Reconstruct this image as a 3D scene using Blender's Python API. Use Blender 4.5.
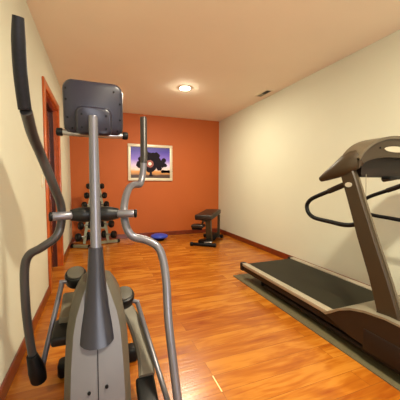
import bpy, bmesh, math, random
from mathutils import Vector, Matrix
random.seed(4)
for o in list(bpy.data.objects): bpy.data.objects.remove(o)
S = bpy.context.scene
C = S.collection
PI = math.pi

# ------------------------------------------------------------------ camera
HC = 1.0912
RT = Vector((0.93442011, -0.3561639, 0.0025175))
UP = Vector((0.02028149, 0.06026395, 0.99797641))
FW = Vector((0.35559489, 0.93247817, -0.06353538))
cd = bpy.data.cameras.new('camera')
cam = bpy.data.objects.new('camera', cd); C.objects.link(cam)
cd.sensor_width = 36; cd.lens = 36 * 265.44 / 400
cd.clip_start = 0.02
m = Matrix((RT, UP, -FW)).transposed().to_4x4(); m.translation = (0, 0, HC)
cam.matrix_world = m
S.camera = cam

# ------------------------------------------------------------------ world, light, exposure
W = bpy.data.worlds.new('world'); S.world = W; W.use_nodes = True
W.node_tree.nodes['Background'].inputs[0].default_value = (0.55, 0.7, 1.0, 1)
W.node_tree.nodes['Background'].inputs[1].default_value = 1.0
S.view_settings.view_transform = 'Standard'
S.view_settings.look = 'None'
S.view_settings.gamma = 1
S.view_settings.exposure = 0.12
LAMP_COL = (1.0, 0.90, 0.68)
LAMPS = [((1.175, 3.69), 70), ((0.85, 0.40), 100), ((0.9, -1.35), 14)]  # only the first is in view
def area(name, loc, rot, sx, sy, power, col):
    l = bpy.data.lights.new(name, 'AREA'); l.shape = 'RECTANGLE'; l.size = sx; l.size_y = sy
    l.energy = power; l.color = col
    o = bpy.data.objects.new(name, l); C.objects.link(o); o.location = loc; o.rotation_euler = rot
    return o
# daylight fill added outside an unseen window assumed in the wall behind the camera
area('assumed_window_fill', (0.9, -2.62, 1.45), (math.radians(90), 0, 0), 1.7, 1.2, 75, (0.92, 0.93, 1.0))

# ------------------------------------------------------------------ helpers
def mat(name, col, rough=0.5, metal=0.0, spec=0.5, coat=0.0, noise=None, bump=None, emit=None):
    M = bpy.data.materials.new(name); M.use_nodes = True
    n = M.node_tree.nodes; l = M.node_tree.links; b = n['Principled BSDF']
    b.inputs['Base Color'].default_value = (*col, 1)
    b.inputs['Roughness'].default_value = rough
    b.inputs['Metallic'].default_value = metal
    b.inputs['Specular IOR Level'].default_value = spec
    b.inputs['Coat Weight'].default_value = coat
    tc = n.new('ShaderNodeTexCoord')
    nz = noise or (6.0, 0.06)
    t = n.new('ShaderNodeTexNoise'); t.inputs['Scale'].default_value = nz[0]; t.inputs['Detail'].default_value = 4
    l.new(tc.outputs['Object'], t.inputs['Vector'])
    r = n.new('ShaderNodeValToRGB')
    k = nz[1]
    r.color_ramp.elements[0].position = 0.3; r.color_ramp.elements[1].position = 0.7
    r.color_ramp.elements[0].color = (*[max(0, c * (1 - k)) for c in col], 1)
    r.color_ramp.elements[1].color = (*[min(1, c * (1 + k)) for c in col], 1)
    l.new(t.outputs['Fac'], r.inputs['Fac']); l.new(r.outputs['Color'], b.inputs['Base Color'])
    if bump:
        t2 = n.new('ShaderNodeTexNoise'); t2.inputs['Scale'].default_value = bump[0]; t2.inputs['Detail'].default_value = 6
        l.new(tc.outputs['Object'], t2.inputs['Vector'])
        bp = n.new('ShaderNodeBump'); bp.inputs['Strength'].default_value = bump[1]; bp.inputs['Distance'].default_value = 0.01
        l.new(t2.outputs['Fac'], bp.inputs['Height']); l.new(bp.outputs['Normal'], b.inputs['Normal'])
    if emit:
        b.inputs['Emission Color'].default_value = (*emit[0], 1); b.inputs['Emission Strength'].default_value = emit[1]
    return M

def obj(name, bm, mt, parent=None, smooth=True, label=None):
    bm.normal_update()
    bmesh.ops.recalc_face_normals(bm, faces=bm.faces)
    me = bpy.data.meshes.new(name)
    o = bpy.data.objects.new(name, me); C.objects.link(o)
    if parent:
        org = Vector((0, 0, 0)); p = parent
        while p: org += p.location; p = p.parent
        bmesh.ops.translate(bm, verts=bm.verts, vec=-org)
        o.parent = parent
    for f in bm.faces: f.smooth = smooth
    if smooth:
        for e in bm.edges:
            if len(e.link_faces) == 2 and e.calc_face_angle(0) > math.radians(38): e.smooth = False
    bm.to_mesh(me); bm.free()
    mts = mt if isinstance(mt, (list, tuple)) else [mt]
    for x in mts: me.materials.append(x)
    if label: o['label'] = label
    return o
def thing(name, label, cat, loc, group=None):
    o = bpy.data.objects.new(name, None); C.objects.link(o); o.location = loc
    o.empty_display_size = 0.1
    o['label'] = label; o['category'] = cat
    if group: o['group'] = group
    return o
def tag(o, label, cat, group=None):
    o['label'] = label; o['category'] = cat
    if group: o['group'] = group
    return o
def struct(name, bm, mt, parent=None, smooth=False):
    o = obj(name, bm, mt, parent, smooth)
    if not parent: o['kind'] = 'structure'
    return o

def box(bm, x0, x1, y0, y1, z0, z1, bev=0.0, seg=2, mtx=None):
    r = bmesh.ops.create_cube(bm, size=1)
    vs = r['verts']
    M = Matrix.Translation(((x0+x1)/2, (y0+y1)/2, (z0+z1)/2)) @ Matrix.Diagonal((x1-x0, y1-y0, z1-z0, 1))
    bmesh.ops.transform(bm, matrix=M, verts=vs)
    if bev:
        es = list({e for v in vs for e in v.link_edges})
        rr = bmesh.ops.bevel(bm, geom=es, offset=bev, segments=seg, profile=0.5, affect='EDGES')
        vs = list({v for f in rr['faces'] for v in f.verts} | {v for v in vs if v.is_valid})
    if mtx is not None: bmesh.ops.transform(bm, matrix=mtx, verts=vs)
    return bm
def nb(): return bmesh.new()
def catmull(pts, n=6):
    P = [Vector(p) for p in pts]
    if len(P) < 3: return P
    out = []
    E = [2*P[0]-P[1]] + P + [2*P[-1]-P[-2]]
    for i in range(1, len(E)-2):
        a, b, c, d = E[i-1:i+3]
        for k in range(n):
            t = k / n
            out.append(0.5*((2*b)+(c-a)*t+(2*a-5*b+4*c-d)*t*t+(3*b-a-3*c+d)*t**3))
    out.append(P[-1]); return out
def tube(bm, pts, rad, seg=16, n=6, smooth=True, cap=True, rx=1.0):
    """round tube along a path; rad a number or one value per control point"""
    P = catmull(pts, n) if smooth else [Vector(p) for p in pts]
    if isinstance(rad, (int, float)): R = [rad]*len(P)
    else:
        R = []
        for i in range(len(P)):
            t = i/(len(P)-1)*(len(rad)-1); k = min(int(t), len(rad)-2); u = t-k
            R.append(rad[k]*(1-u)+rad[k+1]*u)
    T = []
    for i in range(len(P)):
        a = P[max(0, i-1)]; b = P[min(len(P)-1, i+1)]; T.append((b-a).normalized())
    N = T[0].orthogonal().normalized(); rings = []
    for i, p in enumerate(P):
        N = (N - T[i]*N.dot(T[i])).normalized(); B = T[i].cross(N)
        rings.append([bm.verts.new(p + (N*math.cos(2*PI*k/seg)+B*math.sin(2*PI*k/seg)*rx)*R[i]) for k in range(seg)])
    for a, b in zip(rings, rings[1:]):
        for k in range(seg): bm.faces.new((a[k], a[(k+1) % seg], b[(k+1) % seg], b[k]))
    if cap:
        bm.faces.new(rings[0][::-1]); bm.faces.new(rings[-1])
    return bm
def capsule_tube(bm, a, b, r, seg=16, e=0.35):
    """straight cylinder with softened ends"""
    a = Vector(a); b = Vector(b); d = (b-a).normalized(); k = r*e
    return tube(bm, [a, a+d*k*0.3, a+d*k, b-d*k, b-d*k*0.3, b], 1, seg, smooth=False) if False else _cap(bm, a, b, d, r, k, seg)
def _cap(bm, a, b, d, r, k, seg):
    N = d.orthogonal().normalized(); B = d.cross(N); rings = []
    for p, q in ((a, r-k), (a+d*k*0.3, r-k*0.3), (a+d*k, r), (b-d*k, r), (b-d*k*0.3, r-k*0.3), (b, r-k)):
        rings.append([bm.verts.new(p+(N*math.cos(2*PI*i/seg)+B*math.sin(2*PI*i/seg))*q) for i in range(seg)])
    for u, v in zip(rings, rings[1:]):
        for i in range(seg): bm.faces.new((u[i], u[(i+1) % seg], v[(i+1) % seg], v[i]))
    bm.faces.new(rings[0][::-1]); bm.faces.new(rings[-1]); return bm
def loft(bm, secs):
    rs = [[bm.verts.new(Vector(p)) for p in s] for s in secs]; n = len(rs[0])
    for a, b in zip(rs, rs[1:]):
        for k in range(n): bm.faces.new((a[k], a[(k+1) % n], b[(k+1) % n], b[k]))
    bm.faces.new(rs[0][::-1]); bm.faces.new(rs[-1]); return bm
def rrect(w, h, r, n=5):
    """rounded rectangle outline centred on 0"""
    o = []
    for cx, cy, a0 in ((w/2-r, h/2-r, 0), (-w/2+r, h/2-r, 90), (-w/2+r, -h/2+r, 180), (w/2-r, -h/2+r, 270)):
        for k in range(n+1):
            a = math.radians(a0+90*k/n); o.append((cx+r*math.cos(a), cy+r*math.sin(a)))
    return o
def prism(bm, outline, f0, f1):
    """outline list of 2d points; f0,f1 map a 2d point to 3d"""
    a = [bm.verts.new(f0(*p)) for p in outline]; b = [bm.verts.new(f1(*p)) for p in outline]; n = len(a)
    for k in range(n): bm.faces.new((a[k], a[(k+1) % n], b[(k+1) % n], b[k]))
    bm.faces.new(a[::-1]); bm.faces.new(b); return bm
def bevel_all(bm, off, seg=2, ang=30):
    es = [e for e in bm.edges if len(e.link_faces) == 2 and e.calc_face_angle(0) > math.radians(ang)]
    bmesh.ops.bevel(bm, geom=es, offset=off, segments=seg, profile=0.5, affect='EDGES'); return bm
def disc(bm, c, axis, r, t, seg=20):
    a = Vector(c); d = Vector(axis).normalized()
    return _cap(bm, a-d*t/2, a+d*t/2, d, r, min(t*0.3, r*0.3), seg)

# ------------------------------------------------------------------ materials
cream = mat('cream_wall_paint', (0.60, 0.605, 0.48), 0.75, noise=(1.5, 0.02), bump=(140, 0.08))
ceilm = mat('ceiling_paint', (0.89, 0.82, 0.68), 0.85, noise=(1.5, 0.02), bump=(90, 0.06))
orange = mat('orange_wall_paint', (0.43, 0.092, 0.008), 0.65, noise=(1.2, 0.04), bump=(140, 0.06))
redwood = mat('red_stained_trim_wood', (0.15, 0.022, 0.006), 0.3, coat=0.3, noise=(9, 0.25))
trimwood = mat('door_casing_wood', (0.50, 0.10, 0.015), 0.3, coat=0.5, noise=(9, 0.2))
doorwood = mat('door_slab_wood', (0.16, 0.028, 0.008), 0.18, coat=0.4, noise=(9, 0.3))
armshell = mat('pedal_arm_grey', (0.16, 0.14, 0.10), 0.5, spec=0.35)
hoodm = mat('treadmill_hood_brown', (0.018, 0.010, 0.006), 0.42, spec=0.3)
railm = mat('treadmill_rail_silver', (0.36, 0.32, 0.24), 0.4, metal=0.2)
tedge = mat('treadmill_edge_tone', (0.10, 0.078, 0.05), 0.4, metal=0.2)
black = mat('black_rubber', (0.004, 0.004, 0.004), 0.5, spec=0.18)
foam = mat('black_foam_grip', (0.005, 0.005, 0.008), 0.5, spec=0.25, noise=(120, 0.3))
dkplastic = mat('dark_grey_plastic', (0.008, 0.008, 0.008), 0.42, spec=0.25)
slate = mat('slate_blue_grey_plastic', (0.016, 0.0145, 0.025), 0.32, spec=0.35)
neckm = mat('gunmetal_plastic', (0.014, 0.013, 0.02), 0.3, spec=0.4)
silver = mat('silver_painted_steel', (0.15, 0.145, 0.165), 0.34, metal=0.5)
gunm = mat('gunmetal_tube', (0.035, 0.03, 0.028), 0.38, metal=0.35)
armm = mat('shaded_silver_tube', (0.05, 0.046, 0.046), 0.34, metal=0.45)
chrome = mat('brushed_chrome', (0.35, 0.34, 0.33), 0.3, metal=0.8)
shell = mat('light_grey_plastic_shell', (0.115, 0.112, 0.122), 0.5, spec=0.35)
shell2 = mat('flank_shade_and_hub_grey', (0.075, 0.066, 0.05), 0.5, spec=0.35)
screwm = mat('screw_black', (0.004, 0.004, 0.004), 0.6, spec=0.1)
tbrown = mat('treadmill_brown_grey', (0.034, 0.022, 0.011), 0.40, spec=0.35)
tlight = mat('treadmill_champagne_silver', (0.22, 0.195, 0.14), 0.4, metal=0.3)
tdark = mat('treadmill_dark_housing', (0.012, 0.007, 0.005), 0.5, spec=0.25)
belt = mat('treadmill_belt_rubber', (0.014, 0.012, 0.005), 0.65, spec=0.25, noise=(200, 0.25))
matm = mat('rubber_floor_mat', (0.085, 0.068, 0.028), 0.6, noise=(60, 0.15), bump=(300, 0.3))
vinyl = mat('dark_bench_vinyl', (0.016, 0.009, 0.006), 0.4, spec=0.4)
benchm = mat('bench_steel', (0.07, 0.055, 0.03), 0.4, metal=0.4)
rackm = mat('rack_grey_green_steel', (0.26, 0.27, 0.17), 0.4, metal=0.3)
white = mat('white_plastic', (0.75, 0.72, 0.62), 0.5)
bluem = mat('blue_vinyl', (0.02, 0.06, 0.45), 0.4)
ivory = mat('switch_ivory', (0.70, 0.62, 0.44), 0.4)

def floor_mat():
    M = bpy.data.materials.new('laminate_plank_floor'); M.use_nodes = True
    n = M.node_tree.nodes; l = M.node_tree.links; b = n['Principled BSDF']
    tc = n.new('ShaderNodeTexCoord')
    mp = n.new('ShaderNodeMapping'); mp.inputs['Location'].default_value = (-0.583+1.22*3, -1.194+0.123*60, 0)
    l.new(tc.outputs['Object'], mp.inputs['Vector'])
    br = n.new('ShaderNodeTexBrick')
    br.offset = 0.37; br.offset_frequency = 2; br.squash = 1
    br.inputs['Scale'].default_value = 1.0
    br.inputs['Mortar Size'].default_value = 0.0011
    br.inputs['Mortar Smooth'].default_value = 0.3
    br.inputs['Brick Width'].default_value = 1.22; br.inputs['Row Height'].default_value = 0.123
    br.inputs['Color1'].default_value = (0, 0, 0, 1); br.inputs['Color2'].default_value = (1, 1, 1, 1)
    br.inputs['Mortar'].default_value = (0.5, 0.5, 0.5, 1)
    l.new(mp.outputs[0], br.inputs['Vector'])
    # grain: stretched noise, shifted per plank
    ad = n.new('ShaderNodeVectorMath'); ad.operation = 'MULTIPLY_ADD'
    l.new(br.outputs['Color'], ad.inputs[0]); ad.inputs[1].default_value = (7, 13, 3); l.new(mp.outputs[0], ad.inputs[2])
    sc = n.new('ShaderNodeMapping'); sc.inputs['Scale'].default_value = (2.2, 26, 1); l.new(ad.outputs[0], sc.inputs['Vector'])
    nz = n.new('ShaderNodeTexNoise'); nz.inputs['Scale'].default_value = 1.3; nz.inputs['Detail'].default_value = 7; nz.inputs['Distortion'].default_value = 1.2
    l.new(sc.outputs[0], nz.inputs['Vector'])
    s2 = n.new('ShaderNodeMapping'); s2.inputs['Scale'].default_value = (1.6, 6.0, 1); l.new(ad.outputs[0], s2.inputs['Vector'])
    n2 = n.new('ShaderNodeTexNoise'); n2.inputs['Scale'].default_value = 1.5; n2.inputs['Detail'].default_value = 3; n2.inputs['Distortion'].default_value = 0.8
    l.new(s2.outputs[0], n2.inputs['Vector'])
    a = n.new('ShaderNodeMath'); a.operation = 'MULTIPLY_ADD'; l.new(nz.outputs['Fac'], a.inputs[0]); a.inputs[1].default_value = 0.5
    l.new(n2.outputs['Fac'], a.inputs[2])
    c = n.new('ShaderNodeMath'); c.operation = 'MULTIPLY_ADD'; l.new(br.outputs['Color'], c.inputs[0]); c.inputs[1].default_value = 0.16
    l.new(a.outputs[0], c.inputs[2])
    r = n.new('ShaderNodeValToRGB'); e = r.color_ramp.elements
    e[0].position = 0.50; e[0].color = (0.23, 0.045, 0.004, 1)
    e[1].position = 1.06; e[1].color = (0.46, 0.17, 0.018, 1)
    k = e.new(0.82); k.color = (0.35, 0.105, 0.008, 1)
    l.new(c.outputs[0], r.inputs['Fac'])
    mx = n.new('ShaderNodeMix'); mx.data_type = 'RGBA'
    l.new(br.outputs['Fac'], mx.inputs[0]); l.new(r.outputs['Color'], mx.inputs[6]); mx.inputs[7].default_value = (0.16, 0.045, 0.01, 1)
    l.new(mx.outputs[2], b.inputs['Base Color'])
    b.inputs['Roughness'].default_value = 0.27
    b.inputs['Specular IOR Level'].default_value = 0.42
    bp = n.new('ShaderNodeBump'); bp.inputs['Strength'].default_value = 0.25; bp.inputs['Distance'].default_value = 0.003
    sb = n.new('ShaderNodeMath'); sb.operation = 'SUBTRACT'; l.new(nz.outputs['Fac'], sb.inputs[0]); l.new(br.outputs['Fac'], sb.inputs[1])
    l.new(sb.outputs[0], bp.inputs['Height']); l.new(bp.outputs['Normal'], b.inputs['Normal'])
    return M
floorm = floor_mat()

# ------------------------------------------------------------------ the room
XL, XR, YB, YF, H = -0.477, 2.494, 5.38, -2.5, 2.44
T = 0.12
struct('floor', box(nb(), XL-T, XR+T, YF-T, YB+T, -0.1, 0), floorm)
struct('ceiling', box(nb(), XL-T, XR+T, YF-T, YB+T, H, H+0.1), ceilm)
struct('wall_back', box(nb(), XL-T, XR+T, YB, YB+T, 0, H), orange)
struct('wall_right', box(nb(), XR, XR+T, YF-T, YB, 0, H), cream)
DY0, DY1, DZ = 2.975, 3.865, 2.01        # door opening
bm = nb()
box(bm, XL-T, XL, YF-T, DY0, 0, H); box(bm, XL-T, XL, DY1, YB, 0, H); box(bm, XL-T, XL, DY0, DY1, DZ, H)
struct('wall_left', bm, cream)
bm = nb()
box(bm, XL, 0.1, YF-T, YF, 0, H); box(bm, 1.7, XR, YF-T, YF, 0, H)
box(bm, 0.1, 1.7, YF-T, YF, 0, 0.9); box(bm, 0.1, 1.7, YF-T, YF, 2.0, H)  # opening left for the assumed window
struct('wall_front', bm, cream)
bm = nb()
for a, b_, c_, d_ in ((0.02, 0.1, 0.82, 2.08), (1.7, 1.78, 0.82, 2.08), (0.88, 0.92, 0.9, 2.0)): box(bm, a, b_, YF, YF+0.03, c_, d_, 0.004)
box(bm, 0.1, 1.7, YF, YF+0.03, 0.82, 0.9, 0.004); box(bm, 0.1, 1.7, YF, YF+0.03, 2.0, 2.08, 0.004)
struct('assumed_window_1', bm, trimwood)  # unseen window, assumed here to let in the daylight fill
def baseb(name, x0, x1, y0, y1):
    bm = nb(); box(bm, x0, x1, y0, y1, 0, 0.085, 0.004); return struct(name, bm, redwood)
bm = nb(); box(bm, XL, XL+0.014, YF, DY0-0.078, 0, 0.085, 0.004); box(bm, XL, XL+0.014, DY1+0.078, YB-0.016, 0, 0.085, 0.004)
struct('baseboard_left', bm, redwood)
baseb('baseboard_right', XR-0.014, XR, YF, YB-0.016)
baseb('baseboard_back', XL, XR, YB-0.014, YB)
# door: casing, jamb, slab
d1 = bpy.data.objects.new('door_1', None); C.objects.link(d1); d1.location = (XL, (DY0+DY1)/2, 0); d1['kind'] = 'structure'
bm = nb()
box(bm, XL, XL+0.02, DY0-0.075, DY0+0.005, 0, DZ+0.075, 0.005)
box(bm, XL, XL+0.02, DY1-0.005, DY1+0.075, 0, DZ+0.075, 0.005)
box(bm, XL, XL+0.02, DY0+0.005, DY1-0.005, DZ-0.005, DZ+0.075, 0.005)
obj('door_casing', bm, trimwood, d1)
bm = nb()
box(bm, XL-0.045, XL, DY0, DY0+0.02, 0, DZ); box(bm, XL-0.045, XL, DY1-0.02, DY1, 0, DZ); box(bm, XL-0.045, XL, DY0+0.02, DY1-0.02, DZ-0.02, DZ)
obj('door_jamb', bm, trimwood, d1, smooth=False)
bm = nb()
box(bm, XL-T, XL-0.045, DY0, DY0+0.035, 0, DZ); box(bm, XL-T, XL-0.045, DY1-0.035, DY1, 0, DZ); box(bm, XL-T, XL-0.045, DY0+0.035, DY1-0.035, DZ-0.035, DZ)
obj('door_stop', bm, mat('shaded_door_stop_wood', (0.06, 0.012, 0.005), 0.4), d1, smooth=False)  # deeper part of the jamb, recess shade put into its wood colour
bm = nb()
xs = XL-0.085
box(bm, xs-0.03, xs, DY0+0.036, DY1-0.036, 0.006, DZ-0.036)
for z0, z1 in ((0.2, 0.95), (1.1, 1.88)):
    for y0, y1 in ((DY0+0.13, DY0+0.44), (DY0+0.54, DY1-0.13)):
        box(bm, xs, xs+0.014, y0, y1, z0, z1, 0.008)
        box(bm, xs+0.014, xs+0.022, y0+0.05, y1-0.05, z0+0.05, z1-0.05, 0.005)
obj('door_panel', bm, doorwood, d1)
bm = nb(); disc(bm, (xs+0.006, DY0+0.09, 0.98), (1, 0, 0), 0.028, 0.012)
capsule_tube(bm, (xs, DY0+0.09, 0.98), (xs+0.055, DY0+0.09, 0.98), 0.010)
capsule_tube(bm, (xs+0.05, DY0+0.085, 0.98), (xs+0.05, DY0+0.20, 0.98), 0.009)
obj('door_handle', bm, black, d1)

# light switch on the left wall
sw = thing('light_switch', 'ivory light switch plate on the left wall before the door', 'light switch', (XL, 2.74, 1.10))
bm = nb(); box(bm, XL, XL+0.006, 2.705, 2.775, 1.05, 1.165, 0.002); obj('cover_plate', bm, ivory, sw)
bm = nb(); box(bm, XL+0.006, XL+0.012, 2.725, 2.755, 1.08, 1.135, 0.002); obj('rocker', bm, white, sw)

# plank joint in the floor, its bright glint put in as a pale strip
bm = nb(); box(bm, 0.579, 0.585, 1.196, 1.318, 0.0, 0.0015)
o = tag(obj('joint_glint', bm, mat('pale_joint_glint', (0.80, 0.62, 0.28), 0.5)), 'thin pale strip painting the glint on a plank joint of the floor', 'painted glint')

# ------------------------------------------------------------------ ceiling lamps
bulbm = mat('glowing_bulb', (1, 0.9, 0.75), 0.4)
def lamp(x, y, P, label, first=[None]):
    t = thing('ceiling_lamp', label, 'lamp', (x, y, H), 'ceiling lamps')
    bm = nb()
    prof = [(0.066, H-0.001), (0.068, H-0.006), (0.088, H-0.006), (0.094, H-0.003), (0.096, H)]
    n = 28; rg = [[bm.verts.new((x+r*math.cos(2*PI*k/n), y+r*math.sin(2*PI*k/n), z)) for k in range(n)] for r, z in prof]
    for a, b in zip(rg, rg[1:]):
        for k in range(n): bm.faces.new((a[k], a[(k+1) % n], b[(k+1) % n], b[k]))
    obj('trim_ring', bm, white, t)
    r = 0.065
    bm = nb(); prof = [(r, H-0.001), (r, H-0.008), (r*0.8, H-0.012), (r*0.45, H-0.0145), (0.002, H-0.015)]
    rg = [[bm.verts.new((x+q*math.cos(2*PI*k/n), y+q*math.sin(2*PI*k/n), z)) for k in range(n)] for q, z in prof]
    for a, b in zip(rg, rg[1:]):
        for k in range(n): bm.faces.new((a[k], a[(k+1) % n], b[(k+1) % n], b[k]))
    bm.faces.new(rg[-1])
    M = bpy.data.materials.new('glowing_bulb_light'); M.use_nodes = True
    b = M.node_tree.nodes['Principled BSDF']; b.inputs['Base Color'].default_value = (0.8, 0.7, 0.6, 1)
    b.inputs['Emission Color'].default_value = (*LAMP_COL, 1); b.inputs['Emission Strength'].default_value = P/(1.3*PI*PI*r*r)
    obj('bulb', bm, M, t)
    return t
lamp(*LAMPS[0][0], LAMPS[0][1], 'glowing round ceiling lamp near the orange wall')
lamp(*LAMPS[1][0], LAMPS[1][1], 'assumed unseen ceiling lamp over the near end of the room')  # out of view, assumed from the shadows on the side walls
lamp(*LAMPS[2][0], LAMPS[2][1], 'added unseen ceiling lamp behind the camera by the assumed window')  # out of view, added for light from behind the camera

# ceiling vent
v = thing('ceiling_vent', 'small cream slotted air vent in the ceiling beside the right wall', 'vent', (2.34, 3.47, H))
bm = nb(); box(bm, 2.28, 2.40, 3.31, 3.62, H-0.008, H, 0.003); obj('vent_frame', bm, ivory, v)
bm = nb(); box(bm, 2.305, 2.375, 3.335, 3.475, H-0.010, H-0.0075); obj('vent_opening', bm, black, v, label='dark vent opening')
bm = nb()
for k in range(5): box(bm, 2.305, 2.375, 3.487+k*0.024, 3.497+k*0.024, H-0.012, H-0.007)
obj('louvre', bm, tlight, v)

# ------------------------------------------------------------------ framed picture
PX0, PX1, PZ0, PZ1 = 0.540, 1.432, 1.136, 1.856
p = thing('framed_picture', 'silver framed picture of a dark tree at purple sunset on the orange wall', 'picture', ((PX0+PX1)/2, YB, PZ0))
bm = nb(); y1 = YB-0.03; w = 0.055
for a in ((PX0, PX1, PZ0, PZ0+w), (PX0, PX1, PZ1-w, PZ1), (PX0, PX0+w, PZ0+w, PZ1-w), (PX1-w, PX1, PZ0+w, PZ1-w)):
    box(bm, a[0], a[1], y1, YB, a[2], a[3], 0.005)
obj('frame', bm, mat('silver_white_frame', (0.62, 0.56, 0.42), 0.4, metal=0.2), p)
def print_mat():
    M = bpy.data.materials.new('sunset_print'); M.use_nodes = True
    n = M.node_tree.nodes; l = M.node_tree.links; b = n['Principled BSDF']; b.inputs['Roughness'].default_value = 0.4
    tc = n.new('ShaderNodeTexCoord'); sp = n.new('ShaderNodeSeparateXYZ'); l.new(tc.outputs['Generated'], sp.inputs[0])
    r = n.new('ShaderNodeValToRGB'); e = r.color_ramp.elements
    e[0].position = 0; e[0].color = (0.05, 0.02, 0.012, 1)
    e[1].position = 1; e[1].color = (0.03, 0.02, 0.22, 1)
    for pos, col in ((0.10, (0.06, 0.025, 0.012)), (0.13, (0.40, 0.18, 0.05)), (0.22, (0.75, 0.32, 0.06)), (0.28, (0.85, 0.68, 0.60)), (0.42, (0.72, 0.58, 0.85)), (0.60, (0.22, 0.14, 0.65)), (0.85, (0.05, 0.025, 0.38))):
        k = e.new(pos); k.color = (*col, 1)
    nz = n.new('ShaderNodeTexNoise'); nz.inputs['Scale'].default_value = 5; l.new(tc.outputs['Generated'], nz.inputs['Vector'])
    a = n.new('ShaderNodeMath'); a.operation = 'MULTIPLY_ADD'; l.new(nz.outputs['Fac'], a.inputs[0]); a.inputs[1].default_value = 0.06; l.new(sp.outputs['Z'], a.inputs[2])
    s = n.new('ShaderNodeMath'); s.operation = 'SUBTRACT'; l.new(a.outputs[0], s.inputs[0]); s.inputs[1].default_value = 0.03
    l.new(s.outputs[0], r.inputs['Fac']); l.new(r.outputs['Color'], b.inputs['Base Color'])
    return M
bm = nb(); box(bm, PX0+w-0.005, PX1-w+0.005, YB-0.014, YB-0.004, PZ0+w-0.005, PZ1-w+0.005)
pr = obj('print', bm, print_mat(), p, smooth=False)
treem = mat('print_tree_black', (0.008, 0.004, 0.010), 0.6, spec=0.15)
bm = nb(); cx, cz = 0.985, 1.50; yp = YB-0.016
def blob(bm, cx, cz, r, y, squ=1.0, n=22, jag=0.16):
    ph = random.random()*6
    vs = [bm.verts.new((cx+r*math.cos(2*PI*k/n)*(1+random.uniform(-jag, jag)), y, cz+r*squ*math.sin(2*PI*k/n)*(1+random.uniform(-jag, jag)))) for k in range(n)]
    bm.faces.new(vs)
k = 0
for dx, dz, r in ((0, 0.05, 0.16), (-0.13, 0.0, 0.11), (0.13, 0.0, 0.11), (-0.08, 0.12, 0.10), (0.09, 0.11, 0.10), (-0.22, -0.04, 0.07), (0.22, -0.02, 0.08), (0.0, -0.07, 0.13), (0.27, 0.05, 0.045), (-0.2, 0.06, 0.05), (0.3, -0.05, 0.04), (0.17, -0.1, 0.06), (-0.15, -0.1, 0.06)):
    blob(bm, cx+dx*0.98, cz+dz, r, yp-0.0001*k); k += 1
vs = [bm.verts.new((cx+a, yp-0.002, z)) for a, z in ((-0.05, 1.225), (0.05, 1.225), (0.022, 1.27), (0.02, 1.42), (-0.02, 1.42), (-0.022, 1.27))]; bm.faces.new(vs)
for k in range(9): blob(bm, 1.22+k*0.024, 1.325, 0.025+0.008*random.random(), yp-0.001)
obj('tree_silhouette', bm, treem, pr, smooth=False)
bm = nb(); blob(bm, 0.968, 1.475, 0.075, yp-0.003, jag=0.10, n=30)
obj('sun_halo', bm, mat('print_sun_halo', (0.30, 0.07, 0.05), 0.5), pr, smooth=False)
bm = nb(); blob(bm, 0.968, 1.475, 0.034, yp-0.004, jag=0.05, n=30)
obj('sun', bm, mat('print_sun', (1.0, 0.85, 0.75), 0.5), pr, smooth=False)

# ------------------------------------------------------------------ elliptical trainer
X0 = -0.016
el = thing('elliptical_trainer', 'grey elliptical trainer with tall silver post and swinging arms by the left wall', 'elliptical trainer', (X0, 1.25, 0))
# body shell: front face with seam, chamfered flanks
def sec(z, yf, yb, wf, w, ch):
    return [(X0-wf, yf, z), (X0-wf*0.5, yf-0.006, z), (X0, yf-0.008, z), (X0+wf*0.5, yf-0.006, z), (X0+wf, yf, z),
            (X0+w, yf+ch, z), (X0+w, yb-ch, z), (X0+wf*0.8, yb, z), (X0-wf*0.8, yb, z), (X0-w, yb-ch, z), (X0-w, yf+ch, z)]
bm = loft(nb(), [sec(0.03, 0.965, 1.60, 0.095, 0.122, 0.05), sec(0.30, 0.985, 1.58, 0.093, 0.118, 0.05), sec(0.42, 1.02, 1.52, 0.090, 0.116, 0.05),
                 sec(0.52, 1.065, 1.47, 0.084, 0.112, 0.05), sec(0.575, 1.09, 1.42, 0.074, 0.103, 0.05), sec(0.63, 1.115, 1.38, 0.056, 0.082, 0.05), sec(0.685, 1.15, 1.31, 0.036, 0.056, 0.04)])
bm.faces.ensure_lookup_table()
for i, f in enumerate(bm.faces): f.material_index = 0 if i < 66 and i % 11 in (0, 1, 2, 3) else 1  # flanks: warm shaded tone painted on, same plastic as the front
body = obj('body_shell', bm, [shell, shell2], el)
bm = nb(); loft(bm, [[(X0-0.0015, y, z), (X0+0.0015, y, z), (X0+0.0015, y+0.01, z), (X0-0.0015, y+0.01, z)] for y, z in ((0.9555, 0.03), (0.9755, 0.30), (1.0105, 0.42), (1.06, 0.535))])
obj('seam', bm, screwm, body)
for sx, z in ((-0.031, 0.337), (0.029, 0.345)):
    bm = nb(); disc(bm, (X0+sx, 0.989, z), (0, -1, 0.28), 0.006, 0.012, 12); obj('screw', bm, screwm, body)
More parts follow.
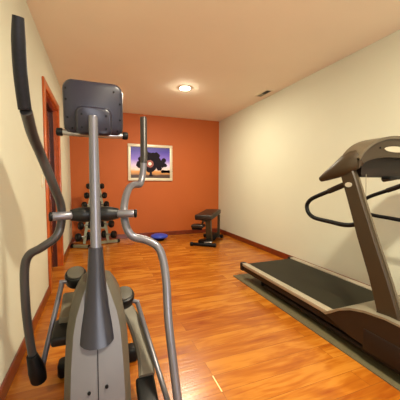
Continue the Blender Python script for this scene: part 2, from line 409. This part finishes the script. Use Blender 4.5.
# neck cover
def nsec(z, yc, w, d, n=20):
    o = []
    for k in range(n):
        a = 2*PI*k/n; c, s = math.cos(a), math.sin(a)
        o.append((X0-0.001+w*abs(c)**0.75*math.copysign(1, c), yc+d*abs(s)**0.75*math.copysign(1, s), z + (0.018*(c*c) if z < 0.5 else 0)))
    return o
bm = loft(nb(), [nsec(0.475, 1.08, 0.066, 0.062), nsec(0.50, 1.09, 0.068, 0.062), nsec(0.54, 1.105, 0.062, 0.06), nsec(0.60, 1.125, 0.049, 0.055), nsec(0.66, 1.14, 0.040, 0.05), nsec(0.74, 1.165, 0.033, 0.04), nsec(0.822, 1.185, 0.028, 0.032)])
obj('neck_cover', bm, neckm, el)
bm = nb(); tube(bm, [(X0, 1.14, 0.62), (X0, 1.185, 0.82), (X0, 1.212, 1.10), (X0, 1.225, 1.362)], [0.0218, 0.0215, 0.021, 0.018], 20); obj('post', bm, silver, el)
# cross bar
bm = nb(); tube(bm, [(X0-0.098, 1.235, 0.955), (X0-0.05, 1.238, 0.955), (X0, 1.24, 0.955), (X0+0.05, 1.238, 0.955), (X0+0.098, 1.235, 0.955)], [0.023, 0.034, 0.030, 0.034, 0.023], 20)
obj('pivot_sleeve', bm, dkplastic, el)
for s in (-1, 1):
    bm = nb(); capsule_tube(bm, (X0+s*0.09, 1.222, 0.955), (X0+s*0.163, 1.205, 0.955), 0.0175); pv = obj('pivot_tube', bm, silver, el)
    bm = nb(); capsule_tube(bm, (X0+s*0.160, 1.205, 0.955), (X0+s*0.174, 1.203, 0.955), 0.0195); obj('end_plug', bm, black, pv)
# console, seen from behind
cc = Vector((X0+0.003, 1.315, 1.423)); tilt = Matrix.Rotation(math.radians(8), 4, 'X')
TM = Matrix.Translation(cc) @ tilt
def conslab(w, h, r, y0, y1, cz=0.0, ins=0.012, shear=0.0):
    bm = nb(); secs = []
    for y, k in ((y0, ins), (y0+0.006, ins*0.35), (y0+0.018, 0), (y1-0.01, 0), (y1, ins)):
        secs.append([TM @ Vector((px, y, pz+cz+0.012*(1-(2*px/w)**2)*(pz > 0))) for px, pz in rrect(w-2*k, h-2*k, r)])
    return loft(bm, secs)
console = obj('console', conslab(0.250, 0.222, 0.035, -0.02, 0.045), slate, el)
obj('console_rim', conslab(0.258, 0.230, 0.038, 0.012, 0.055), dkplastic, console)
obj('mount_cover', conslab(0.150, 0.115, 0.024, -0.058, -0.01, -0.058, 0.010), slate, console)
for sx, sz in ((-0.112, 0.075), (0.085, 0.08), (-0.112, 0.03), (0.112, 0.03), (-0.108, -0.045), (0.112, -0.04), (0.1, -0.09), (-0.09, -0.09)):
    bm = nb(); q = TM @ Vector((sx, -0.02, sz)); disc(bm, q, (0, -1, 0), 0.0045, 0.004, 10); obj('screw', bm, screwm, console)
for sx, sz in ((-0.05, -0.03), (0.05, -0.03), (-0.05, -0.085), (0.05, -0.085)):
    bm = nb(); q = TM @ Vector((sx, -0.058, sz)); disc(bm, q, (0, -1, 0), 0.004, 0.004, 10); obj('screw', bm, screwm, console)
bm = nb(); disc(bm, (X0, 1.225, 1.365), (0, -0.1, 1), 0.018, 0.02); obj('post_cap', bm, silver, el)
bm = nb(); tube(bm, [(X0-0.135, 1.345, 1.318), (X0-0.06, 1.335, 1.312), (X0+0.06, 1.335, 1.312), (X0+0.140, 1.345, 1.318)], 0.0125, 14); pb = obj('hand_bar', bm, chrome, el)
for s in (-1, 1):
    x = X0-0.15 if s < 0 else X0+0.148
    bm = nb(); capsule_tube(bm, (x-s*0.022, 1.345, 1.318), (x+s*0.006, 1.346, 1.318), 0.018); obj('end_cap', bm, black, pb)
# swinging arms
LP = [(-0.200, 0.95, 1.306), (-0.203, 1.04, 1.25), (-0.196, 1.13, 1.192), (-0.168, 1.175, 1.09), (-0.148, 1.235, 0.995), (-0.152, 1.245, 0.915), (-0.171, 1.238, 0.865), (-0.225, 1.235, 0.825), (-0.272, 1.25, 0.795), (-0.292, 1.26, 0.735), (-0.296, 1.27, 0.60), (-0.296, 1.30, 0.45), (-0.286, 1.335, 0.26)]
bm = nb(); tube(bm, LP, 0.0170, 18); la = obj('swing_arm', bm, armm, el, label='left swing arm tipped towards the camera')  # left arm: shade put into a darker copy of the silver
bm = nb(); tube(bm, [(-0.192, 0.865, 1.535), (-0.198, 0.885, 1.48), (-0.203, 0.915, 1.40), (-0.203, 0.945, 1.32), (-0.202, 0.945, 1.318)], [0.014, 0.0175, 0.0180, 0.0180, 0.0180], 18); obj('foam_grip', bm, foam, la)
bm = nb(); tube(bm, [(-0.290, 1.315, 0.33), (-0.277, 1.33, 0.25), (-0.274, 1.345, 0.195)], [0.022, 0.034, 0.032], 16, rx=1.1); obj('link_boot', bm, black, la)
RP = [(0.247, 1.56, 1.458), (0.242, 1.53, 1.35), (0.237, 1.50, 1.22), (0.226, 1.485, 1.13), (0.208, 1.46, 1.085), (0.180, 1.44, 1.082), (0.148, 1.40, 1.068), (0.122, 1.34, 1.02), (0.107, 1.27, 0.955), (0.116, 1.24, 0.885), (0.145, 1.23, 0.845), (0.198, 1.215, 0.829), (0.246, 1.195, 0.800), (0.267, 1.175, 0.745), (0.272, 1.13, 0.65), (0.268, 1.08, 0.505), (0.276, 1.02, 0.319), (0.281, 0.98, 0.21), (0.284, 0.96, 0.14)]
bm = nb(); tube(bm, RP, 0.0178, 18); ra = obj('swing_arm', bm, silver, el, label='right swing arm tipped away from the camera')
bm = nb(); tube(bm, [(0.2475, 1.562, 1.462), (0.243, 1.53, 1.35), (0.2375, 1.50, 1.225), (0.2355, 1.497, 1.20)], 0.0190, 18); obj('foam_grip', bm, gunm, ra, label='grey foam grip')
bm = nb(); tube(bm, [(0.283, 0.965, 0.165), (0.284, 0.955, 0.12), (0.285, 0.95, 0.07)], [0.022, 0.028, 0.026], 16); obj('link_boot', bm, black, ra)
# crank hubs, link bars, pedal arms
def crank(s, hub, peg, barend, armpts, pedal, lab):
    hub = Vector(hub)
    bm = nb()
    disc(bm, hub, (0, -0.55, 0.85), 0.054, 0.075, 26)
    h = obj('crank_hub', bm, dkplastic, el, label=lab+' crank hub')
    bm = nb(); disc(bm, hub+Vector((0, -0.0215, 0.033)), (0, -0.55, 0.85), 0.041, 0.010, 22); obj('hub_cap', bm, shell2, h)
    bm = nb(); tube(bm, [hub+Vector((s*0.03, -0.02, -0.01)), Vector(peg), Vector(peg)+Vector((s*0.012, 0, 0))], 0.011, 12, smooth=False); obj('crank_pin', bm, silver, h)
    bm = nb(); capsule_tube(bm, peg, barend, 0.012, 14); obj('link_bar', bm, silver, el)
    # curved pedal arm of rectangular section
    P = catmull(armpts, 5); secs = []
    for i, q in enumerate(P):
        t = (P[min(i+1, len(P)-1)]-P[max(i-1, 0)]).normalized(); sd = Vector((1, 0, 0)); u = sd.cross(t).normalized()
        secs.append([q+sd*a*0.036+u*b*0.022 for a, b in ((-1, -0.6), (-0.7, -1), (0.7, -1), (1, -0.6), (1, 0.6), (0.7, 1), (-0.7, 1), (-1, 0.6))])
    obj('pedal_arm', loft(nb(), secs), armshell, el)
    px, py, pz, ax = pedal
    M = Matrix.Translation((px, py, pz)) @ Matrix.Rotation(ax, 4, 'X')
    bm = nb(); box(bm, -0.042, 0.042, -0.085, 0.06, -0.022, 0.024, 0.014, 3, M); pd = obj('foot_pedal', bm, dkplastic, el)
crank(-1, (-0.122, 1.53, 0.588), (-0.184, 1.49, 0.585), (-0.262, 1.35, 0.235), [(-0.150, 1.53, 0.50), (-0.152, 1.48, 0.46), (-0.152, 1.42, 0.445), (-0.152, 1.36, 0.44)], (-0.168, 1.345, 0.405, 0.15), 'left')
crank(1, (0.115, 1.45, 0.474), (0.183, 1.44, 0.443), (0.268, 0.99, 0.12), [(0.120, 1.45, 0.43), (0.155, 1.41, 0.37), (0.180, 1.34, 0.31), (0.193, 1.24, 0.25), (0.188, 1.17, 0.21)], (0.180, 1.13, 0.170, 0.35), 'right')
bm = nb(); capsule_tube(bm, (-0.18, 1.63, 0.045), (0.15, 1.63, 0.045), 0.028); st = obj('stabiliser', bm, gunm, el)
for s in (-1, 1):
    x = X0+s*0.185; bm = nb(); box(bm, x-0.035, x+0.035, 1.585, 1.675, 0.0, 0.085, 0.02, 3); obj('foot_cap', bm, black, st)
bm = nb(); capsule_tube(bm, (-0.20, 1.00, 0.035), (0.17, 1.00, 0.035), 0.032); obj('stabiliser', bm, gunm, el)

# ------------------------------------------------------------------ treadmill and mat
bm = nb(); box(bm, 1.457, 2.30, 0.30, 2.725, 0, 0.008, 0.002)
tag(obj('floor_mat', bm, matm), 'thin olive grey rubber mat lying under the treadmill', 'mat')
TX0, TX1 = 1.500, 2.225
tm = thing('treadmill', 'brown grey treadmill with arched console beside the right wall', 'treadmill', (1.82, 1.6, 0.008))
bm = nb(); box(bm, TX0+0.055, TX1-0.055, 1.22, 2.585, 0.142, 0.178, 0.012, 3); obj('running_belt', bm, belt, tm)
for s, x0 in ((-1, TX0), (1, TX1-0.06)):
    bm = nb(); prism(bm, rrect(0.06, 0.032, 0.005, 2), lambda a, b: Vector((x0+0.03+a, 1.25, 0.172+b)), lambda a, b: Vector((x0+0.03+a, 2.585, 0.172+b)))
    r = obj('side_rail', bm, railm, tm)
    bm = nb(); box(bm, x0+0.006, x0+0.054, 1.2, 2.57, 0.105, 0.158, 0.006); obj('rail_skirt', bm, tdark, r)
    bm = nb(); box(bm, x0-0.004, x0+0.062, 2.575, 2.635, 0.10, 0.188, 0.012, 3); obj('end_cap', bm, tdark, tm)
bm = nb(); capsule_tube(bm, (TX0+0.06, 2.585, 0.145), (TX1-0.06, 2.585, 0.145), 0.03); obj('rear_roller', bm, black, tm)
bm = nb()
for x in (TX0+0.09, TX1-0.13): box(bm, x, x+0.04, 0.55, 2.35, 0.045, 0.125, 0.006)
for y in (0.6, 1.3, 2.3): box(bm, TX0+0.09, TX1-0.09, y, y+0.05, 0.05, 0.12, 0.004)
fr = obj('base_frame', bm, black, tm)
for x in (TX0+0.11, TX1-0.11):
    bm = nb(); capsule_tube(bm, (x, 2.33, 0.008), (x, 2.33, 0.06), 0.024); obj('foot', bm, black, fr)
    bm = nb(); disc(bm, (x, 0.62, 0.048), (1, 0, 0), 0.04, 0.03); obj('wheel', bm, black, fr)
# lower rail beside the motor housing
bm = nb(); tube(bm, [(TX0+0.05, 2.2, 0.060), (TX0+0.045, 1.3, 0.055), (TX0+0.03, 0.55, 0.050)], 0.020, 12); obj('lift_rail', bm, tdark, tm)
# motor hood: profile in (y, z), extruded in x
prof = [(1.40, 0.165), (1.35, 0.200), (1.28, 0.250), (1.20, 0.290), (1.10, 0.318), (0.98, 0.332), (0.80, 0.330), (0.62, 0.290), (0.50, 0.200), (0.47, 0.12), (0.55, 0.095), (0.95, 0.100), (1.20, 0.115)]
bm = nb(); prism(bm, prof, lambda y, z: Vector((TX0-0.015, y, z)), lambda y, z: Vector((TX1+0.015, y, z))); bevel_all(bm, 0.008, 2, 50)
hd = obj('motor_hood', bm, hoodm, tm)
lip = [(1.42, 0.170), (1.355, 0.207), (1.283, 0.257), (1.203, 0.297), (1.10, 0.326), (0.98, 0.340), (0.80, 0.338), (0.80, 0.326), (0.98, 0.328), (1.10, 0.312), (1.197, 0.284), (1.278, 0.244), (1.345, 0.194), (1.39, 0.165)]
bm = nb(); prism(bm, lip, lambda y, z: Vector((TX0-0.019, y, z)), lambda y, z: Vector((TX1+0.019, y, z))); obj('hood_lip', bm, tlight, hd)
bm = nb(); box(bm, TX0-0.022, TX0-0.012, 0.55, 1.10, 0.09, 0.215, 0.004); obj('side_cover', bm, tdark, hd)
# uprights
def upright(x0):
    secs = []
    for z, yf, yb in ((0.30, 0.925, 1.075), (0.34, 0.925, 1.050), (0.53, 0.995, 1.11), (0.75, 1.085, 1.195), (0.98, 1.175, 1.275), (1.13, 1.230, 1.33), (1.20, 1.26, 1.34)):
        xa, xb = x0, x0+0.045
        secs.append([(xa, yf+0.006, z), (xa+0.006, yf, z), (xb-0.006, yf, z), (xb, yf+0.006, z), (xb, yb, z), (xa, yb, z)])
    bm = loft(nb(), secs)
    u = obj('upright', bm, tbrown, tm)
    secs = []
    for z, yf, yb in ((0.335, 0.921, 1.075), (0.53, 0.991, 1.11), (0.75, 1.081, 1.195), (0.98, 1.171, 1.275), (1.13, 1.226, 1.33)):
        secs.append([(x0+0.026, yf, z), (x0+0.042, yf, z), (x0+0.042, yf+0.01, z), (x0+0.026, yf+0.01, z)])
    obj('front_strip', loft(nb(), secs), tedge, u)
    return u
UX = (1.520, 2.125)
for i, x in enumerate(UX):
    u = upright(x)
    if i == 0:
        bm = nb(); prism(bm, [(0.025*math.cos(2*PI*k/20), 0.016*math.sin(2*PI*k/20)) for k in range(20)], lambda a, b: Vector((x-0.004, 1.272+a, 1.083+b)), lambda a, b: Vector((x+0.002, 1.272+a, 1.083+b)))
        obj('badge', bm, mat('badge_silver', (0.5, 0.47, 0.38), 0.35, metal=0.3), u)
# hand rails: closed loop in the plane of each upright
for x in (1.542, 2.155):
    pts = [(x, 1.32, 1.075), (x, 1.42, 1.037), (x, 1.54, 0.992), (x, 1.60, 0.960), (x, 1.628, 0.918), (x, 1.612, 0.868), (x, 1.565, 0.838), (x, 1.50, 0.828), (x, 1.40, 0.823), (x, 1.31, 0.818), (x, 1.25, 0.822), (x, 1.19, 0.838)]
    pts = [(a, b*1.02, HC+(c-HC)*1.02) for a, b, c in pts]; pts.insert(0, (x, 1.265, 1.105))
    bm = nb(); tube(bm, pts, 0.0155, 14); hr = obj('hand_rail', bm, black, tm)
    bm = nb(); tube(bm, pts[0:3], 0.0195, 14); obj('rail_sleeve', bm, tdark, hr)
# console: arched band with an oval opening, mapped on a gently swept surface
CX = 0.5*(UX[0]+UX[1]+0.055)
def csurf(u, z, d):       # u sideways from centre, z height, d depth towards the user
    return Vector((CX+u, 1.205+0.28*u*u+d, z))
out_ = []; N = 28
def arch_top(u): return 1.190+0.205*math.sqrt(max(0, 1-(abs(u)/0.340)**2.4))
def arch_low(u): return 1.165+0.095*math.sqrt(max(0, 1-(abs(u)/0.333)**3.2))
us = [-0.328+0.656*k/N for k in range(N+1)]
def band(t0, t1, d0, d1, lowf, topf, mt, name, par, hole=None):
    bm = nb(); fr_, bk = [], []
    for u in us:
        a, b = lowf(u), topf(u)
        fr_.append([bm.verts.new(csurf(u, a+(b-a)*k/6, d0)) for k in range(7)])
        bk.append([bm.verts.new(csurf(u, a+(b-a)*k/6, d1)) for k in range(7)])
    n = len(us)
    skip = set()
    if hole: skip = {(i, k) for i in range(n-1) for k in range(6) if hole(i, k)}
    for i in range(n-1):
        for k in range(6):
            if (i, k) in skip: continue
            bm.faces.new((fr_[i][k], fr_[i+1][k], fr_[i+1][k+1], fr_[i][k+1]))
            bm.faces.new((bk[i][k], bk[i][k+1], bk[i+1][k+1], bk[i+1][k]))
            for (j, q, A, B) in ((i, k-1, (i, k), (i+1, k)), (i, k+1, (i, k+1), (i+1, k+1)), (i-1, k, (i, k), (i, k+1)), (i+1, k, (i+1, k), (i+1, k+1))):
                if (j, q) in skip or j < 0 or j >= n-1 or q < 0 or q > 5:
                    bm.faces.new((fr_[A[0]][A[1]], fr_[B[0]][B[1]], bk[B[0]][B[1]], bk[A[0]][A[1]]))
    return obj(name, bm, mt, par)
cons = band(0, 1, -0.03, 0.10, arch_low, arch_top, tbrown, 'console', tm)
band(0, 1, -0.038, 0.11, lambda u: arch_top(u)-0.014, lambda u: arch_top(u)+0.004, tedge, 'top_rim', cons)
bm = nb(); prism(bm, rrect(0.56, 0.125, 0.02, 4), lambda a, b: csurf(a, 1.198+b, 0.0), lambda a, b: csurf(a, 1.198+b, 0.16)); obj('lower_housing', bm, tdark, cons)
bm = nb(); prism(bm, [(0.095*math.cos(2*PI*k/28), 0.019*math.sin(2*PI*k/28)) for k in range(28)], lambda a, b: csurf(a-0.045, 1.312+b, -0.034), lambda a, b: csurf(a-0.045, 1.312+b, -0.028)); obj('oval_plate', bm, mat('oval_plate_cream', (0.42, 0.38, 0.27), 0.45), cons)
bm = nb(); disc(bm, csurf(-0.175, 1.318, -0.031), (0, -1, 0), 0.006, 0.004, 10); obj('screw', bm, screwm, cons)
# side wings sweeping back to pointed tips
for s in (-1, 1):
    path = [(CX+s*0.296, 1.225, 1.262), (CX+s*0.312, 1.25, 1.245), (CX+s*0.322, 1.30, 1.219), (CX+s*0.326, 1.37, 1.180), (CX+s*0.328, 1.45, 1.145), (CX+s*0.328, 1.505, 1.122)]
    wid = [(0.024, 0.055), (0.030, 0.068), (0.034, 0.068), (0.034, 0.054), (0.030, 0.035), (0.020, 0.020)]
    P = [Vector(q) for q in path]; secs = []
    for i, q in enumerate(P):
        t = (P[min(i+1, 5)]-P[max(i-1, 0)]).normalized(); sd = Vector((1, 0, 0)); sd = (sd-t*sd.dot(t)).normalized(); u = sd.cross(t).normalized()
        a, b = wid[i]; secs.append([q+sd*math.cos(2*PI*k/16)*a+u*math.sin(2*PI*k/16)*b for k in range(16)])
    obj('arm_rest', loft(nb(), secs), tbrown, cons)
bm = nb(); box(bm, CX-0.09, CX+0.02, 1.17, 1.23, 1.118, 1.140, 0.006); sk = obj('safety_clip', bm, black, tm)
bm = nb(); tube(bm, [(UX[0]+0.075, 1.21, 1.15), (UX[0]+0.080, 1.212, 1.05), (UX[0]+0.082, 1.21, 0.95)], 0.002, 6); obj('cable', bm, tlight, tm)

# ------------------------------------------------------------------ weight bench
wb = thing('weight_bench', 'dark padded weight bench standing in the far right corner', 'weight bench', (1.95, 4.6, 0))
A = Vector((1.66, 4.20, 0)); B = Vector((2.16, 4.88, 0)); ax = (B-A).normalized(); sdv = Vector((ax.y, -ax.x, 0))
def bl(s, a, z): return A+ax*a+sdv*s+Vector((0, 0, z))
L_ = (B-A).length
FM = Matrix(((sdv.x, ax.x, 0, A.x), (sdv.y, ax.y, 0, A.y), (0, 0, 1, 0), (0, 0, 0, 1)))
bm = nb(); box(bm, -0.150, 0.150, 0.0, 0.84, 0.455, 0.545, 0.02, 3, FM @ Matrix.Translation((0, 0, -0.0)) @ Matrix.Rotation(math.radians(2), 4, 'X')); obj('back_pad', bm, vinyl, wb)
bm = nb(); box(bm, -0.19, 0.02, -0.10, 0.08, 0.33, 0.385, 0.018, 3, FM); obj('seat_pad', bm, vinyl, wb)
bm = nb(); box(bm, -0.03, 0.03, 0.02, 0.78, 0.425, 0.468, 0.006, 2, FM); obj('pad_rail', bm, benchm, wb)
bm = nb(); loft(bm, [[bl(sx, a+da, z) for sx, da in ((0.02, -0.05), (0.11, -0.05), (0.11, 0.05), (0.02, 0.05))] for a, z in ((0.22, 0.04), (0.15, 0.25), (0.12, 0.465))]); obj('front_post', bm, benchm, wb)
bm = nb(); loft(bm, [[bl(sx, a+da, z) for sx, da in ((0.10, -0.025), (0.145, -0.025), (0.145, 0.025), (0.10, 0.025))] for a, z in ((0.72, 0.03), (0.75, 0.47))]); obj('rear_post', bm, benchm, wb)
bm = nb(); box(bm, -0.03, 0.04, 0.05, 0.85, 0.03, 0.085, 0.006, 2, FM); obj('base_beam', bm, benchm, wb)
def foot(a, w, nm='cross_foot'):
    bm = nb(); p0, p1 = bl(-w, a, 0.035), bl(w, a, 0.035); capsule_tube(bm, p0, p1, 0.027); f = obj(nm, bm, black, wb)
    for q, s in ((p0, -1), (p1, 1)):
        bm = nb(); disc(bm, q+sdv*s*0.005, sdv, 0.035, 0.05, 16); obj('end_cap', bm, black, f)
foot(0.0, 0.20); foot(0.80, 0.17)
bm = nb(); box(bm, -0.10, 0.12, 0.02, 0.17, 0.02, 0.10, 0.015, 2, FM); obj('base_plate', bm, black, wb)
bm = nb(); box(bm, -0.07, 0.11, 0.45, 0.75, 0.02, 0.12, 0.02, 2, FM); obj('weight_holder', bm, black, wb)
bm = nb(); capsule_tube(bm, bl(-0.20, 0.0, 0.30), bl(-0.02, 0.0, 0.30), 0.016); obj('adjuster_bar', bm, black, wb)
bm = nb(); loft(bm, [[bl(-0.04+sx, a+da, z) for sx, da in ((-0.015, -0.015), (0.015, -0.015), (0.015, 0.015), (-0.015, 0.015))] for a, z in ((0.02, 0.34), (0.16, 0.42))]); obj('seat_bracket', bm, benchm, wb)
bm = nb(); capsule_tube(bm, bl(0.02, 0.0, 0.07), bl(0.16, 0.0, 0.085), 0.012); obj('spring_pin', bm, chrome, wb)

# ------------------------------------------------------------------ dumbbell rack
rk = thing('dumbbell_rack', 'grey green steel dumbbell rack standing against the orange wall', 'dumbbell rack', (-0.04, 4.95, 0))
def bar(bm, a, b, w=0.022, d=0.022):
    a = Vector(a); b = Vector(b); t = (b-a).normalized(); s = Vector((0, 1, 0)); s = (s-t*s.dot(t)).normalized(); u = s.cross(t)
    return loft(bm, [[q+s*i*d+u*j*w for i, j in ((-1, -1), (1, -1), (1, 1), (-1, 1))] for q in (a, b)])
PR = ((-0.010, 5.0, 1.16), (0.140, 4.98, 0.05)); PL = ((-0.090, 5.0, 1.16), (-0.250, 4.90, 0.05))
bm = nb(); bar(bm, *PR); obj('side_post', bm, rackm, rk)
bm = nb(); bar(bm, *PL); obj('side_post', bm, rackm, rk)
bm = nb(); bar(bm, (-0.10, 5.0, 1.15), (0.02, 5.0, 1.15), 0.018, 0.02); obj('top_bar', bm, rackm, rk)
bm = nb(); bar(bm, (-0.23, 4.92, 0.30), (0.13, 4.99, 0.30), 0.016, 0.016); obj('cross_bar', bm, rackm, rk)
for a, b in (((-0.47+0.04, 4.86, 0.035), (-0.16, 4.72, 0.035)), ((-0.03, 4.96, 0.035), (0.32, 5.05, 0.035))):
    bm = nb(); bar(bm, a, b, 0.022, 0.022); f = obj('foot_bar', bm, rackm, rk)
    a = Vector(a); b = Vector(b); t = (b-a).normalized()
    for q in (a, b):
        bm = nb(); _cap(bm, q-t*0.022, q+t*0.022, t, 0.034, 0.008, 14); obj('end_cap', bm, black, f)
rows = [(1.030, 0.048, 0.040, 0.055, -0.165), (0.870, 0.055, 0.055, 0.093, -0.195), (0.710, 0.059, 0.065, 0.120, -0.232), (0.535, 0.062, 0.075, 0.155, -0.262), (0.365, 0.066, 0.085, 0.195, -0.295), (0.175, 0.070, 0.09, 0.232, -0.335)]
rowname = ['top', 'second', 'third', 'fourth', 'fifth', 'bottom']
def dumbbell(label, loc, r, hl, rz):
    t = thing('dumbbell', label, 'dumbbell', loc, 'dumbbells on the rack'); t.rotation_euler = (0, 0, rz)
    for s in (-1, 1):
        bm = nb(); disc(bm, (s*hl, 0, 0), (1, 0, 0), r, r*0.95, 18)
        h = obj_local('head', bm, black, t)
        bm = nb(); disc(bm, (s*(hl+r*0.48), 0, 0), (1, 0, 0), r*0.32, 0.004, 14); obj_local('end_mark', bm, gunm, h)
    bm = nb(); capsule_tube(bm, (-hl, 0, 0), (hl, 0, 0), 0.013, 12); obj_local('handle', bm, chrome, t)
    return t
def obj_local(name, bm, mt, parent):
    o = obj(name, bm, mt, None); o.parent = parent; return o
for i, (z, r, hl, xr, xl) in enumerate(rows):
    for s, (top, bot), sidename in ((-1, PL, 'left'), (1, PR, 'right')):
        k = (1.16-z)/1.11
        c = Vector(top).lerp(Vector(bot), k)
        tz = z+0.005; c.x = (xl if s < 0 else xr)-s*hl*math.cos(math.radians(32))-s*0.012
        dumbbell('black round dumbbell on the %s side of the rack, %s row' % (sidename, rowname[i]), (c.x+s*0.012, c.y-0.022-0.022, tz), r, hl, s*-math.radians(32) if True else 0)
        # saddle carrying the handle
        bm = nb(); box(bm, c.x+s*0.012-0.02, c.x+s*0.012+0.02, c.y-0.065, c.y-0.018, tz-0.032, tz-0.012, 0.003); obj('saddle', bm, rackm, rk)

# ------------------------------------------------------------------ blue balance disc
bd = thing('balance_cushion', 'blue rounded cushion disc on the floor at the foot of the orange wall', 'balance cushion', (1.065, 4.98, 0))
def lathe(bm, c, prof, n=28):
    rg = [[bm.verts.new((c[0]+r*math.cos(2*PI*k/n), c[1]+r*math.sin(2*PI*k/n), z)) for k in range(n)] for r, z in prof]
    for a, b in zip(rg, rg[1:]):
        for k in range(n): bm.faces.new((a[k], a[(k+1) % n], b[(k+1) % n], b[k]))
    bm.faces.new(rg[0][::-1]); bm.faces.new(rg[-1]); return bm
bm = lathe(nb(), (1.065, 4.98), [(0.12, 0.045), (0.155, 0.055), (0.165, 0.075), (0.155, 0.095), (0.11, 0.115), (0.05, 0.124), (0.01, 0.126)]); obj('cushion', bm, bluem, bd)
bm = lathe(nb(), (1.065, 4.98), [(0.085, 0.0), (0.095, 0.01), (0.125, 0.05), (0.12, 0.056)]); obj('base', bm, black, bd)
